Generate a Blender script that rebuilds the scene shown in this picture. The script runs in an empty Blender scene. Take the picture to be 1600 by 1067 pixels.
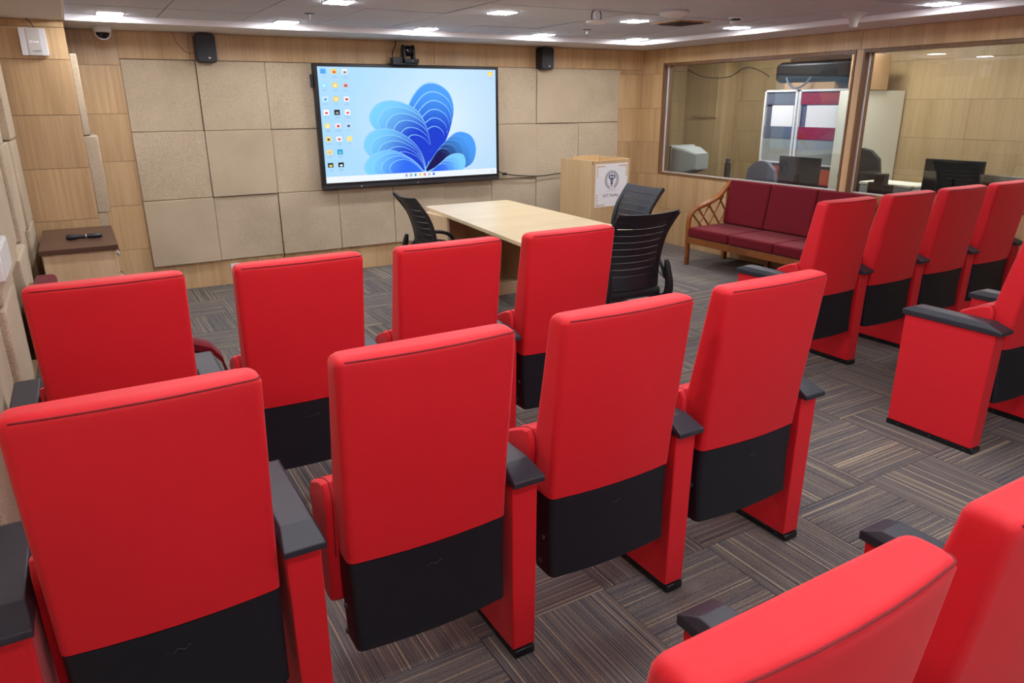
import bpy, bmesh, math, random
import numpy as np
from mathutils import Vector, Matrix
R = math.radians
rnd = random.Random(7)
SC = bpy.context.scene
COL = SC.collection

# ------------------------------------------------------------------ camera
def cam_axes(yaw, pit, roll):
    f = Vector((math.sin(yaw)*math.cos(pit), math.cos(yaw)*math.cos(pit), -math.sin(pit)))
    r = Vector((math.cos(yaw), -math.sin(yaw), 0)); u = r.cross(f)
    return (r*math.cos(roll)+u*math.sin(roll), -r*math.sin(roll)+u*math.cos(roll), f)
cd = bpy.data.cameras.new('camera'); cam = bpy.data.objects.new('camera', cd); COL.objects.link(cam)
cr, cu, cf = cam_axes(R(30.32), R(18.335), R(-0.313))
cam.matrix_world = Matrix(((cr.x, cu.x, -cf.x, 0), (cr.y, cu.y, -cf.y, 0), (cr.z, cu.z, -cf.z, 1.65), (0, 0, 0, 1)))
cd.sensor_width = 36; cd.lens = 1122.4/1600*36; cd.clip_start = 0.05
SC.camera = cam
# ------------------------------------------------------------------ world, exposure
w = bpy.data.worlds.new('world'); SC.world = w; w.use_nodes = True
w.node_tree.nodes['Background'].inputs[0].default_value = (0.5, 0.5, 0.55, 1)
w.node_tree.nodes['Background'].inputs[1].default_value = 0.2
SC.view_settings.view_transform = 'Standard'; SC.view_settings.look = 'None'
SC.view_settings.gamma = 1.0; SC.view_settings.use_curve_mapping = False
SC.view_settings.exposure = 0.12
LAMP = 118.0            # radiance of the LED ceiling lights
SCREEN = 1.0
SC.cycles.max_bounces = 8; SC.cycles.diffuse_bounces = 5

# ------------------------------------------------------------------ materials
def lin(c):
    return tuple((x/255/12.92 if x/255 <= .04045 else ((x/255+.055)/1.055)**2.4) for x in c) + (1,)
def mat(name, rgb, rough=.6, spec=.5, metal=0, **k):
    m = bpy.data.materials.new(name); m.use_nodes = True
    b = m.node_tree.nodes['Principled BSDF']
    b.inputs['Base Color'].default_value = lin(rgb); b.inputs['Roughness'].default_value = rough
    b.inputs['Specular IOR Level'].default_value = spec; b.inputs['Metallic'].default_value = metal
    for a, v in k.items(): b.inputs[a.replace('_', ' ')].default_value = v
    return m
class N:
    def __init__(s, m): s.t = m.node_tree; s.b = s.t.nodes['Principled BSDF']
    def add(s, typ, ins=None, **at):
        n = s.t.nodes.new(typ)
        for k, v in at.items(): setattr(n, k, v)
        for k, v in (ins or {}).items():
            if isinstance(v, bpy.types.NodeSocket): s.t.links.new(v, n.inputs[k])
            else: n.inputs[k].default_value = v
        return n
    def link(s, a, b): s.t.links.new(a, b)
    def ramp(s, fac, stops):
        n = s.add('ShaderNodeValToRGB', {'Fac': fac}); e = n.color_ramp.elements
        e[0].position, e[0].color = stops[0]; e[1].position, e[1].color = stops[-1]
        for p, c in stops[1:-1]:
            q = e.new(p); q.color = c
        return n
    def coords(s, scale=(1, 1, 1), space='pos', rand=True):
        if space == 'pos': v = s.add('ShaderNodeNewGeometry').outputs['Position']
        else: v = s.add('ShaderNodeTexCoord').outputs['Object']
        if rand:
            oi = s.add('ShaderNodeObjectInfo'); mu = s.add('ShaderNodeMath', {0: oi.outputs['Random'], 1: 37.0}, operation='MULTIPLY')
            v = s.add('ShaderNodeVectorMath', {0: v, 1: mu.outputs[0]}, operation='ADD').outputs[0]
        return s.add('ShaderNodeMapping', {'Vector': v, 'Scale': scale}).outputs[0]
    def bump(s, h, strength=.2, dist=.002):
        n = s.add('ShaderNodeBump', {'Height': h, 'Strength': strength, 'Distance': dist}); s.link(n.outputs[0], s.b.inputs['Normal'])

def wood(name, c1, c2, grain=(55, 55, 1.6), rough=.4, vary=.12, spec=.4, rand=True):
    m = mat(name, c1, rough, spec); n = N(m)
    v = n.coords(grain, rand=rand)
    t = n.add('ShaderNodeTexNoise', {'Vector': v, 'Scale': 1.0, 'Detail': 5.0, 'Roughness': .6})
    v2 = n.coords(tuple(g*.12 for g in grain), rand=rand)
    t2 = n.add('ShaderNodeTexNoise', {'Vector': v2, 'Scale': 1.0, 'Detail': 2.0})
    a = n.add('ShaderNodeMath', {0: t.outputs[0], 1: t2.outputs[0]}, operation='ADD')
    r = n.ramp(a.outputs[0], [(.0, lin(c2)), (1.0, lin(c1))])
    r.color_ramp.elements[0].position = .78; r.color_ramp.elements[1].position = 1.18 if False else 1.0
    h = n.add('ShaderNodeMath', {0: a.outputs[0], 1: .62}, operation='MULTIPLY'); n.link(h.outputs[0], r.inputs[0])
    r.color_ramp.elements[0].position = .45; r.color_ramp.elements[1].position = .78
    oi = n.add('ShaderNodeObjectInfo')
    mr = n.add('ShaderNodeMapRange', {'Value': oi.outputs['Random'], 'To Min': 1-vary, 'To Max': 1+vary*.4})
    hs = n.add('ShaderNodeHueSaturation', {'Color': r.outputs[0], 'Value': mr.outputs[0]})
    n.link(hs.outputs[0], n.b.inputs['Base Color'])
    return m
def fabric(name, c1, c2, scale=900, rough=.9, bump=.3, sheen=0.0, spec=.2, big=3.0, bw=.35, sheen_tint=(1, 1, 1, 1)):
    m = mat(name, c1, rough, spec); n = N(m)
    v = n.coords((1, 1, 1), rand=False)
    t = n.add('ShaderNodeTexNoise', {'Vector': v, 'Scale': float(scale), 'Detail': 2.0})
    t2 = n.add('ShaderNodeTexNoise', {'Vector': v, 'Scale': big, 'Detail': 3.0})
    a = n.add('ShaderNodeMath', {0: t2.outputs[0], 1: bw, 2: t.outputs[0]}, operation='MULTIPLY_ADD')
    h = n.add('ShaderNodeMath', {0: a.outputs[0], 1: 1/(1+bw)}, operation='MULTIPLY')
    r = n.ramp(h.outputs[0], [(.38, lin(c2)), (.62, lin(c1))])
    n.link(r.outputs[0], n.b.inputs['Base Color'])
    n.bump(t.outputs[0], bump, .001)
    n.b.inputs['Sheen Weight'].default_value = sheen; n.b.inputs['Sheen Roughness'].default_value = .4
    n.b.inputs['Sheen Tint'].default_value = sheen_tint
    return m
M = {}
M['wood'] = wood('oak_laminate', (206, 174, 131), (178, 145, 104))
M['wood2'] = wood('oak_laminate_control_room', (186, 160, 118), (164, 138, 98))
M['groove'] = mat('dark_joint', (104, 78, 56), .8)
M['acoustic'] = fabric('oatmeal_fabric', (206, 189, 164), (163, 147, 123), 240, .95, .9, big=2)
M['red'] = fabric('red_fabric', (219, 22, 38), (206, 15, 29), 1100, .62, .25, spec=.45, sheen=.22, sheen_tint=(1, .5, .5, 1))
M['seam'] = mat('dark_red_seam', (120, 10, 20), .8)
M['maroon'] = fabric('maroon_fabric', (114, 18, 31), (94, 12, 25), 700, .85, .3, sheen=.1)
M['shell'] = fabric('black_shell_plastic', (24, 26, 35), (20, 22, 30), 1500, .5, .35, spec=.4)
M['armcap'] = fabric('armrest_black_plastic', (44, 47, 57), (40, 43, 52), 1800, .42, .3, spec=.5)
M['black'] = mat('black_plastic', (17, 18, 22), .4)
M['blackmesh'] = mat('black_chair_plastic', (24, 25, 31), .5)
M['darkgrey'] = mat('dark_grey_metal', (62, 62, 66), .4, metal=.4)
M['steel'] = mat('steel', (190, 190, 195), .25, metal=1)
M['strip'] = mat('brushed_aluminium', (205, 203, 200), .5, metal=.35)
M['white'] = mat('white_plastic', (225, 226, 228), .45)
M['offwhite'] = mat('off_white_paint', (205, 203, 198), .7)
M['soffit'] = mat('soffit_paint', (212, 208, 206), .8)
M['trimwhite'] = mat('trim_paint', (235, 233, 235), .5)
M['tile'] = fabric('mineral_tile', (214, 218, 228), (198, 202, 212), 120, .95, .5, big=2)
M['grid'] = mat('ceiling_dark_joint', (70, 64, 62), .8)  # dark colour of the recessed joints between ceiling tiles, also on vent slats
M['maple'] = wood('pale_maple', (226, 206, 166), (208, 186, 146), (4, 30, 30), .3, .03, .5, rand=False)
M['maple2'] = wood('maple_cabinet', (222, 196, 160), (204, 174, 136), (30, 30, 4), .45, .03, rand=False)
M['darktop'] = wood('dark_walnut_top', (98, 70, 56), (82, 58, 46), (4, 40, 40), .4, .02, rand=False)
M['podium'] = wood('podium_laminate', (206, 176, 132), (190, 158, 114), (30, 30, 3), .4, .02, rand=False)
M['teak'] = wood('varnished_teak', (150, 88, 36), (112, 60, 22), (20, 20, 20), .28, .03, .6, rand=False)
M['framewood'] = wood('window_frame_wood', (128, 92, 62), (100, 70, 46), (40, 40, 3), .4, .02, rand=False)
M['paper'] = mat('paper', (236, 236, 238), .6)
M['card'] = mat('cardboard', (176, 140, 98), .85)
M['blue'] = mat('logo_blue', (28, 58, 112), .6)
M['gold'] = mat('gold_print', (205, 165, 90), .6)
M['ink'] = mat('grey_ink', (80, 84, 96), .6)
M['crt'] = mat('crt_grey', (150, 156, 152), .5)
M['greybin'] = mat('grey_blue_steel', (96, 102, 116), .5)
M['cream'] = mat('cream_metal', (224, 222, 200), .5)
M['redcab'] = mat('red_cabinet', (150, 34, 40), .5)
M['orange'] = mat('orange_drawer', (196, 88, 66), .5)
M['glassdark'] = mat('camera_dome_glass', (10, 10, 12), .08)
M['carpetbase'] = mat('carpet_joint', (66, 63, 62), .95)
M['cable'] = mat('black_cable', (20, 20, 22), .5)
M['chrome'] = mat('chrome', (210, 210, 210), .15, metal=1)

def carpet():
    m = mat('striped_carpet_tile', (90, 84, 80), .95, .1); n = N(m)
    tc = n.add('ShaderNodeTexCoord').outputs['Object']; oi = n.add('ShaderNodeObjectInfo')
    mu = n.add('ShaderNodeMath', {0: oi.outputs['Random'], 1: 53.0}, operation='MULTIPLY')
    v = n.add('ShaderNodeVectorMath', {0: tc, 1: mu.outputs[0]}, operation='ADD').outputs[0]
    a = n.add('ShaderNodeMapping', {'Vector': v, 'Scale': (1.2, 165, 1)}).outputs[0]
    t = n.add('ShaderNodeTexNoise', {'Vector': a, 'Scale': 1.0, 'Detail': 3.0, 'Roughness': .75})
    r = n.ramp(t.outputs[0], [(.30, lin((58, 59, 66))), (.43, lin((88, 89, 96))), (.51, lin((112, 106, 102))), (.58, lin((128, 115, 103))), (.64, lin((76, 75, 80))), (.75, lin((112, 106, 102)))])
    # thin light lines
    c = n.add('ShaderNodeMapping', {'Vector': v, 'Scale': (.5, 120, 1)}).outputs[0]
    t2 = n.add('ShaderNodeTexNoise', {'Vector': c, 'Scale': 1.0, 'Detail': 1.0})
    l = n.ramp(t2.outputs[0], [(.60, (0, 0, 0, 1)), (.66, (.95, .95, .95, 1))])
    mx = n.add('ShaderNodeMix', {0: l.outputs[0], 6: r.outputs[0], 7: lin((166, 152, 130))}, data_type='RGBA')
    # yarn speckle
    g = n.add('ShaderNodeMapping', {'Vector': v, 'Scale': (260, 500, 1)}).outputs[0]
    t3 = n.add('ShaderNodeTexNoise', {'Vector': g, 'Scale': 1.0, 'Detail': 1.0})
    mr = n.add('ShaderNodeMapRange', {'Value': t3.outputs[0], 'From Min': .3, 'From Max': .7, 'To Min': .62, 'To Max': 1.3})
    mr2 = n.add('ShaderNodeMapRange', {'Value': oi.outputs['Random'], 'To Min': .9, 'To Max': 1.08})
    mm = n.add('ShaderNodeMath', {0: mr.outputs[0], 1: mr2.outputs[0]}, operation='MULTIPLY')
    hs = n.add('ShaderNodeHueSaturation', {'Color': mx.outputs[2], 'Value': mm.outputs[0]})
    n.link(hs.outputs[0], n.b.inputs['Base Color'])
    n.bump(t3.outputs[0], .6, .002)
    return m
M['carpet'] = carpet()
def emis(name, rgb, s):
    m = mat(name, rgb, .5); b = m.node_tree.nodes['Principled BSDF']
    b.inputs['Emission Color'].default_value = lin(rgb); b.inputs['Emission Strength'].default_value = s
    return m
M['lamp'] = emis('led_diffuser', (250, 250, 255), LAMP)
def glass():
    m = bpy.data.materials.new('window_glass'); m.use_nodes = True; t = m.node_tree
    t.nodes.remove(t.nodes['Principled BSDF']); out = t.nodes['Material Output']
    tr = t.nodes.new('ShaderNodeBsdfTransparent'); tr.inputs[0].default_value = (.87, .88, .87, 1)
    gl = t.nodes.new('ShaderNodeBsdfGlossy'); gl.inputs['Roughness'].default_value = .01; gl.inputs[0].default_value = (1, 1, 1, 1)
    fr = t.nodes.new('ShaderNodeFresnel'); fr.inputs[0].default_value = 1.5
    ma = t.nodes.new('ShaderNodeMath'); ma.operation = 'MULTIPLY'; ma.inputs[1].default_value = 1.0
    mx = t.nodes.new('ShaderNodeMixShader')
    geo = t.nodes.new('ShaderNodeNewGeometry'); mr = t.nodes.new('ShaderNodeMapRange'); mr.inputs['To Min'].default_value = 1.5; mr.inputs['To Max'].default_value = 1/1.5
    t.links.new(geo.outputs['Backfacing'], mr.inputs['Value']); t.links.new(mr.outputs[0], fr.inputs['IOR'])
    t.links.new(fr.outputs[0], ma.inputs[0]); t.links.new(ma.outputs[0], mx.inputs[0]); t.links.new(tr.outputs[0], mx.inputs[1]); t.links.new(gl.outputs[0], mx.inputs[2])
    t.links.new(mx.outputs[0], out.inputs[0])
    return m
M['glass'] = glass()
def attr_mat(name, emit):
    m = mat(name, (0, 0, 0), .25 if emit else .6); n = N(m)
    a = n.add('ShaderNodeVertexColor', layer_name='print')
    if emit:
        n.link(a.outputs[0], n.b.inputs['Emission Color']); n.b.inputs['Emission Strength'].default_value = emit
    else: n.link(a.outputs[0], n.b.inputs['Base Color'])
    return m
M['screen'] = attr_mat('lit_screen', SCREEN)

# ------------------------------------------------------------------ mesh helpers
def finish(name, bm, m, parent=None, loc=(0, 0, 0), rot=None, smooth=True):
    me = bpy.data.meshes.new(name); bm.normal_update(); bm.to_mesh(me); bm.free()
    me.materials.append(M[m] if isinstance(m, str) else m)
    if smooth:
        me.polygons.foreach_set('use_smooth', [True]*len(me.polygons))
        me.set_sharp_from_angle(angle=R(38))
    o = link(name, me, parent, loc, rot)
    if smooth and len(me.vertices) < 3000:
        wn_ = o.modifiers.new('weighted_normal', 'WEIGHTED_NORMAL'); wn_.keep_sharp = True; wn_.weight = 90
    return o
def link(name, me, parent=None, loc=(0, 0, 0), rot=None):
    o = bpy.data.objects.new(name, me); COL.objects.link(o); o.location = loc
    if rot: o.rotation_euler = rot
    if parent: o.parent = parent
    return o
def tag(o, label=None, cat=None, group=None, kind=None):
    for k, v in (('label', label), ('category', cat), ('group', group), ('kind', kind)):
        if v: o[k] = v
    return o
def thing(name, label, cat, loc=(0, 0, 0), rz=0, group=None):
    o = bpy.data.objects.new(name, None); COL.objects.link(o); o.location = loc; o.rotation_euler = (0, 0, rz)
    o.empty_display_size = .1
    return tag(o, label, cat, group)
def struct(name, bm, m, parent=None, **k):
    o = finish(name, bm, m, parent, **k)
    if not parent: o['kind'] = 'structure'
    return o
def copy_tree(o, parent=None):
    c = o.copy(); COL.objects.link(c); c.parent = parent
    for ch in list(o.children): copy_tree(ch, c)
    return c
def add_box(bm, lo, hi, bev=0, seg=2, mtx=None):
    t = bmesh.new(); bmesh.ops.create_cube(t, size=1)
    s = [hi[i]-lo[i] for i in range(3)]; c = [(hi[i]+lo[i])/2 for i in range(3)]
    for v in t.verts: v.co = Vector((v.co.x*s[0]+c[0], v.co.y*s[1]+c[1], v.co.z*s[2]+c[2]))
    if bev: bmesh.ops.bevel(t, geom=list(t.edges), offset=bev, segments=seg, affect='EDGES', profile=.5)
    if mtx: bmesh.ops.transform(t, matrix=mtx, verts=t.verts)
    me = bpy.data.meshes.new('t'); t.to_mesh(me); t.free(); bm.from_mesh(me); bpy.data.meshes.remove(me)
    return bm
def box(lo, hi, bev=0, seg=2, mtx=None): return add_box(bmesh.new(), lo, hi, bev, seg, mtx)
def add_tube(bm, pts, r, n=8, closed=False):
    pts = [Vector(p) for p in pts]; rr = r if isinstance(r, (list, tuple)) else [r]*len(pts)
    rings = []; prev = None
    for i, p in enumerate(pts):
        a = pts[(i-1) % len(pts)] if (i > 0 or closed) else p; b = pts[(i+1) % len(pts)] if (i < len(pts)-1 or closed) else p
        d = (b-a).normalized()
        if prev is None:
            x = d.orthogonal().normalized()
        else:
            x = (prev - d*prev.dot(d)); x = x.normalized() if x.length > 1e-6 else d.orthogonal().normalized()
        prev = x; y = d.cross(x)
        rings.append([bm.verts.new(p+(x*math.cos(2*math.pi*k/n)+y*math.sin(2*math.pi*k/n))*rr[i]) for k in range(n)])
    m = len(rings)
    for i in range(m if closed else m-1):
        A, B = rings[i], rings[(i+1) % m]
        for k in range(n): bm.faces.new((A[k], A[(k+1) % n], B[(k+1) % n], B[k]))
    if not closed:
        bm.faces.new(rings[0][::-1]); bm.faces.new(rings[-1])
    return bm
def tube(pts, r, n=8, closed=False): return add_tube(bmesh.new(), pts, r, n, closed)
def smoothpts(pts, k=6):
    pts = [Vector(p) for p in pts]; out = []
    for i in range(len(pts)-1):
        p0, p1, p2, p3 = pts[max(i-1, 0)], pts[i], pts[i+1], pts[min(i+2, len(pts)-1)]
        for j in range(k):
            t = j/k
            out.append(.5*((2*p1)+(-p0+p2)*t+(2*p0-5*p1+4*p2-p3)*t*t+(-p0+3*p1-3*p2+p3)*t**3))
    return out+[pts[-1]]
def add_lathe(bm, prof, n=24, c=(0, 0, 0)):
    rings = [[bm.verts.new((c[0]+r*math.cos(2*math.pi*k/n), c[1]+r*math.sin(2*math.pi*k/n), c[2]+z)) for k in range(n)] for r, z in prof]
    for A, B in zip(rings, rings[1:]):
        for k in range(n): bm.faces.new((A[k], A[(k+1) % n], B[(k+1) % n], B[k]))
    bm.faces.new(rings[0][::-1]); bm.faces.new(rings[-1])
    bmesh.ops.recalc_face_normals(bm, faces=bm.faces)
    return bm
def lathe(prof, n=24, c=(0, 0, 0)): return add_lathe(bmesh.new(), prof, n, c)
def add_loft(bm, rings):
    V = [[bm.verts.new(p) for p in r] for r in rings]; n = len(V[0])
    for A, B in zip(V, V[1:]):
        for k in range(n): bm.faces.new((A[k], A[(k+1) % n], B[(k+1) % n], B[k]))
    bm.faces.new(V[0][::-1]); bm.faces.new(V[-1])
    bmesh.ops.recalc_face_normals(bm, faces=bm.faces)
    return bm
def add_prism(bm, poly, a, b, axis='z', bev=0, seg=2):
    t = bmesh.new()
    def P(p, h): return {'z': (p[0], p[1], h), 'x': (h, p[0], p[1]), 'y': (p[0], h, p[1])}[axis]
    A = [t.verts.new(P(p, a)) for p in poly]; B = [t.verts.new(P(p, b)) for p in poly]; n = len(poly)
    t.faces.new(A[::-1]); t.faces.new(B)
    for k in range(n): t.faces.new((A[k], A[(k+1) % n], B[(k+1) % n], B[k]))
    bmesh.ops.recalc_face_normals(t, faces=t.faces)
    if bev: bmesh.ops.bevel(t, geom=list(t.edges), offset=bev, segments=seg, affect='EDGES', profile=.5)
    me = bpy.data.meshes.new('t'); t.to_mesh(me); t.free(); bm.from_mesh(me); bpy.data.meshes.remove(me)
    return bm
def prism(poly, a, b, axis='z', bev=0, seg=2): return add_prism(bmesh.new(), poly, a, b, axis, bev, seg)
def rrect(x0, x1, y0, y1, r, n=4, bow=0, nb=6):
    # closed outline, starts at rear (y0) left; bow pushes the rear middle outward
    pts = []
    for k in range(nb+1):
        t = k/nb; x = x0+r+(x1-x0-2*r)*t; pts.append((x, y0-bow*(1-(2*t-1)**2)))
    for cx, cy, a0 in ((x1-r, y0+r, -90), (x1-r, y1-r, 0)):
        for k in range(n+1):
            if cy == y0+r and k == 0: continue
            a = R(a0+90*k/n); pts.append((cx+r*math.cos(a), cy+r*math.sin(a)))
    for cx, cy, a0 in ((x0+r, y1-r, 90), (x0+r, y0+r, 180)):
        for k in range(n+1):
            if cy == y0+r and k == n: continue
            a = R(a0+90*k/n); pts.append((cx+r*math.cos(a), cy+r*math.sin(a)))
    return pts
UNIT = {}
def cell(name, m, lo, hi, parent, bev=0, rot=None, smooth=False):
    """a panel sharing one mesh among equal sizes"""
    s = tuple(round(hi[i]-lo[i], 4) for i in range(3)); key = (name, m, s, bev)
    if key not in UNIT:
        bm = box([-x/2 for x in s], [x/2 for x in s], bev)
        me = bpy.data.meshes.new(name); bm.to_mesh(me); bm.free(); me.materials.append(M[m])
        if bev:
            me.polygons.foreach_set('use_smooth', [True]*len(me.polygons)); me.set_sharp_from_angle(angle=R(20))
        UNIT[key] = me
    return link(name, UNIT[key], parent, [(hi[i]+lo[i])/2 for i in range(3)], rot)
def text(body, size, m, parent, loc, rot, name='lettering', ext=.0006, align='CENTER'):
    c = bpy.data.curves.new('t', 'FONT'); c.body = body; c.size = size; c.align_x = align; c.align_y = 'CENTER'; c.extrude = ext
    t = bpy.data.objects.new('t', c); COL.objects.link(t)
    dg = bpy.context.evaluated_depsgraph_get(); me = bpy.data.meshes.new_from_object(t.evaluated_get(dg))
    bpy.data.objects.remove(t); bpy.data.curves.remove(c)
    me.materials.clear(); me.materials.append(M[m] if isinstance(m, str) else m)
    return link(name, me, parent, loc, rot)

# ================================================================== ROOM
XL, XR, YB, YF = -.47, 6.11, 7.25, -1.6       # left wall, right wall, back (screen) wall, wall behind the camera
ZS, ZC = 2.245, 2.285
CX1, CY1 = 9.9, 8.0   # control room
floor = struct('floor', box((XL-.15, YF-.15, -.06), (8.1, 8.35, -.004)), 'carpetbase', smooth=False)
# carpet tiles, stripes alternate direction
s = .4975/2
bm = box((-s, -s, -.004), (s, s, .0), 0)
tile_me = bpy.data.meshes.new('carpet_tile'); bm.to_mesh(tile_me); bm.free(); tile_me.materials.append(M['carpet'])
i0, j0 = -2, -4
for i in range(-2, 12):
    for j in range(-4, 15):
        x = .37+.5*i+.25; y = .2+.5*j+.25
        if x > XR+.2: continue
        horizontal = ((i-5)+(j-2)) % 2 != 0
        t = link('carpet_tile', tile_me, floor, (x, y, rnd.uniform(-.0006, .0004)), (0, 0, 0 if horizontal else R(90)))
# --- ceiling
ceiling = struct('ceiling', box((XL-.15, YF-.15, 2.42), (8.1, 8.35, 2.5)), 'offwhite', smooth=False)
bm = bmesh.new()
add_box(bm, (XL-.1, YF-.1, ZS), (.07, YB+.1, 2.43)); add_box(bm, (.07, 6.56, ZS), (XR+.05, YB+.1, 2.43)); add_box(bm, (5.5, YF-.1, ZS), (XR+.05, 6.56, 2.43))
struct('trim_1', bm, 'soffit', smooth=False)
bm = bmesh.new()
add_box(bm, (.07, 6.545, ZS-.004), (5.515, 6.562, ZC+.012), .002); add_box(bm, (5.49, YF, ZS-.004), (5.507, 6.56, ZC+.012), .002); add_box(bm, (.062, YF, ZS-.004), (.079, 6.56, ZC+.012), .002)
struct('trim_2', bm, 'trimwhite')
struct('ceiling_grid', box((.05, YF, 2.30), (5.52, 6.57, 2.42)), 'grid', smooth=False)['kind'] = 'structure'
XT = [.08]+[.69+.612*k for k in range(8)]+[5.49]
YT = [6.545, 5.93]+[5.93-.66*k for k in range(1, 11)]+[YF]
grid = [o for o in SC.objects if o.name == 'ceiling_grid'][0]
for a, b in zip(XT, XT[1:]):
    for d, c in zip(YT, YT[1:]):
        if c > d or b-a < .05: continue
        z = ZC+rnd.uniform(-.002, .003)
        cell('ceiling_tile', 'tile', (a+.005, c+.005, ZC), (b-.005, d-.005, ZC+.014), grid).location.z = z+.007
# --- back wall: base, wood panels, acoustic panels
wb = struct('wall_back', box((XL-.15, YB, -.05), (XR+.15, YB+.12, 2.42)), 'groove', smooth=False)
g = .0035
def wp(parent, x0, x1, z0, z1, y=YB, t=.008, m='wood'): cell('wood_panel', m, (x0+g/2, y-t, z0+g/2), (x1-g/2, y, z1-g/2), parent)
ZJ = [0, .42, .809, 1.19, 1.583, 1.972, ZS]
for a, b in zip(ZJ, ZJ[1:]): wp(wb, .05, .435, a, b)
for a, b in ((.435, .99), (.99, 3.33), (3.33, 5.75), (5.75, XR)): wp(wb, a, b, 2.025, ZS)
for a, b in ((.435, 2.2), (2.2, 3.9), (3.9, 5.74)): wp(wb, a, b, 0, .243)
ZK = [0, .42, .809, 1.19, 1.583, 1.972, 2.025]
for a, b in zip(ZK, ZK[1:]): wp(wb, 5.74, XR, a, b)
PX = [.432+.589*k for k in range(10)]; PZ = [.243, .838, 1.43, 2.022]
thick = {(0, 2): .03, (1, 2): .045, (2, 2): .04, (0, 1): .04, (1, 1): .05, (2, 1): .03, (0, 0): .05, (1, 0): .03, (2, 0): .045, (7, 2): .05, (6, 2): .035, (8, 2): .032, (6, 1): .05, (7, 1): .035, (8, 1): .04}
for i in range(9):
    for j in range(3):
        t = thick.get((i, j), rnd.choice((.03, .038, .045)))
        dz = rnd.uniform(-.004, .004)
        o = cell('acoustic_panel', 'acoustic', (PX[i]+.002, YB-t, PZ[j]+.002), (PX[i+1]-.002, YB, PZ[j+1]-.002), wb, .006)
        o.location.x += rnd.uniform(-.001, .001); o.location.z += dz*.4; o.rotation_euler = (0, R(rnd.uniform(-.12, .12)), 0)
# --- left wall
wl = struct('wall_left', box((XL-.12, YF-.1, -.05), (XL, YB+.1, 2.42)), 'groove', smooth=False)
for k in range(10):
    y1 = 6.6-k*.9; y0 = max(y1-.9, YF)
    if y1 <= YF: break
    cell('wood_panel', 'wood', (XL, y0+.002, 2.024), (XL+.008, y1-.002, ZS), wl)
    cell('wood_panel', 'wood', (XL, y0+.002, 0), (XL+.008, y1-.002, .24), wl)
LT = [[.10, .10, .105], [.07, .085, .06], [.10, .06, .10], [.05, .09, .07]]
k = 0; y1 = 6.56
while y1 > YF:
    y0 = max(y1-.589, YF)
    for j in range(3):
        t = LT[k % 4][j] if k < 12 else .06
        cell('acoustic_panel', 'acoustic', (XL, y0+.003, PZ[j]+.003), (XL+t, y1-.003, PZ[j+1]-.003), wl, .014)
    y1 -= .589; k += 1
# column in the left corner
col = struct('trim_3', box((XL, 6.608, 0), (.064, YB, ZS)), 'groove', smooth=False)
ZC2 = [0, .416, .803, 1.195, 1.585, 1.975, 2.195, ZS]
for a, b in zip(ZC2, ZC2[1:]): cell('wood_panel', 'wood', (XL, 6.6, a+g/2), (.066, 6.608, b-g/2), col)
for (z0, z1, t) in ((1.43, 2.022, .05), (.838, 1.43, .095), (.243, .838, .06)):
    cell('acoustic_panel', 'acoustic', (.064, 6.63, z0+.002), (.064+t, 7.2, z1-.002), col, .008)
# --- right wall with two windows
W1, W2, WZ0, WZ1 = (4.375, 6.845), (1.6, 4.262), .848, 2.055
bm = bmesh.new()
add_box(bm, (XR, YF-.1, -.05), (XR+.12, YB+.1, WZ0-.018)); add_box(bm, (XR, YF-.1, WZ1+.024), (XR+.12, YB+.1, 2.42))
add_box(bm, (XR, W1[1]+.018, WZ0-.02), (XR+.12, YB+.1, WZ1+.03)); add_box(bm, (XR, W2[1]+.018, WZ0-.02), (XR+.12, W1[0]-.018, WZ1+.03)); add_box(bm, (XR, YF-.1, WZ0-.02), (XR+.12, W2[0]-.018, WZ1+.03))
wr = struct('wall_right', bm, 'groove', smooth=False)
def wpr(y0, y1, z0, z1, m='wood', x=XR): cell('wood_panel', m, (x-.008, y0+g/2, z0+g/2), (x, y1-g/2, z1-g/2), wr)
for a, b in zip(ZJ, ZJ[1:]): wpr(6.875, YB-.008, a, b)
for y0, y1 in ((4.318, 6.875), (1.9, 4.318), (YF, 1.9)):
    wpr(y0, y1, WZ1+.03, ZS)
for y0, y1 in ((5.6, 6.875), (4.318, 5.6), (3.1, 4.318), (1.9, 3.1), (YF, 1.9)):
    wpr(y0, y1, 0, .42); wpr(y0, y1, .42, WZ0-.022)
wpr(W2[1]+.02, W1[0]-.02, WZ0-.022, WZ1+.03); wpr(YF, W2[0]-.02, WZ0-.022, WZ1+.03)
for n_, (a, b) in ((1, W1), (2, W2)):
    bm = bmesh.new()
    for lo, hi in (((a-.02, WZ0-.022), (b+.02, WZ0)), ((a-.02, WZ1), (b+.02, WZ1+.028)), ((a-.02, WZ0), (a, WZ1)), ((b, WZ0), (b+.02, WZ1))):
        add_box(bm, (XR-.016, lo[0], lo[1]), (XR+.12, hi[0], hi[1]), .002)
    wn = struct('window_%d' % n_, bm, 'framewood')
    finish('glass_pane', box((XR+.05, a+.001, WZ0+.001), (XR+.058, b-.001, WZ1-.001)), 'glass', wn, smooth=False)
    bm = bmesh.new(); add_box(bm, (XR+.035, b-.014, WZ0), (XR+.05, b, WZ1), .001); add_box(bm, (XR+.035, a, WZ0), (XR+.05, b, WZ0+.01), .001)
    finish('steel_edge_strip', bm, 'strip', wn)
struct('wall_front', box((XL-.15, YF-.12, -.05), (8.1, YF, 2.42)), 'trimwhite', smooth=False)
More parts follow.
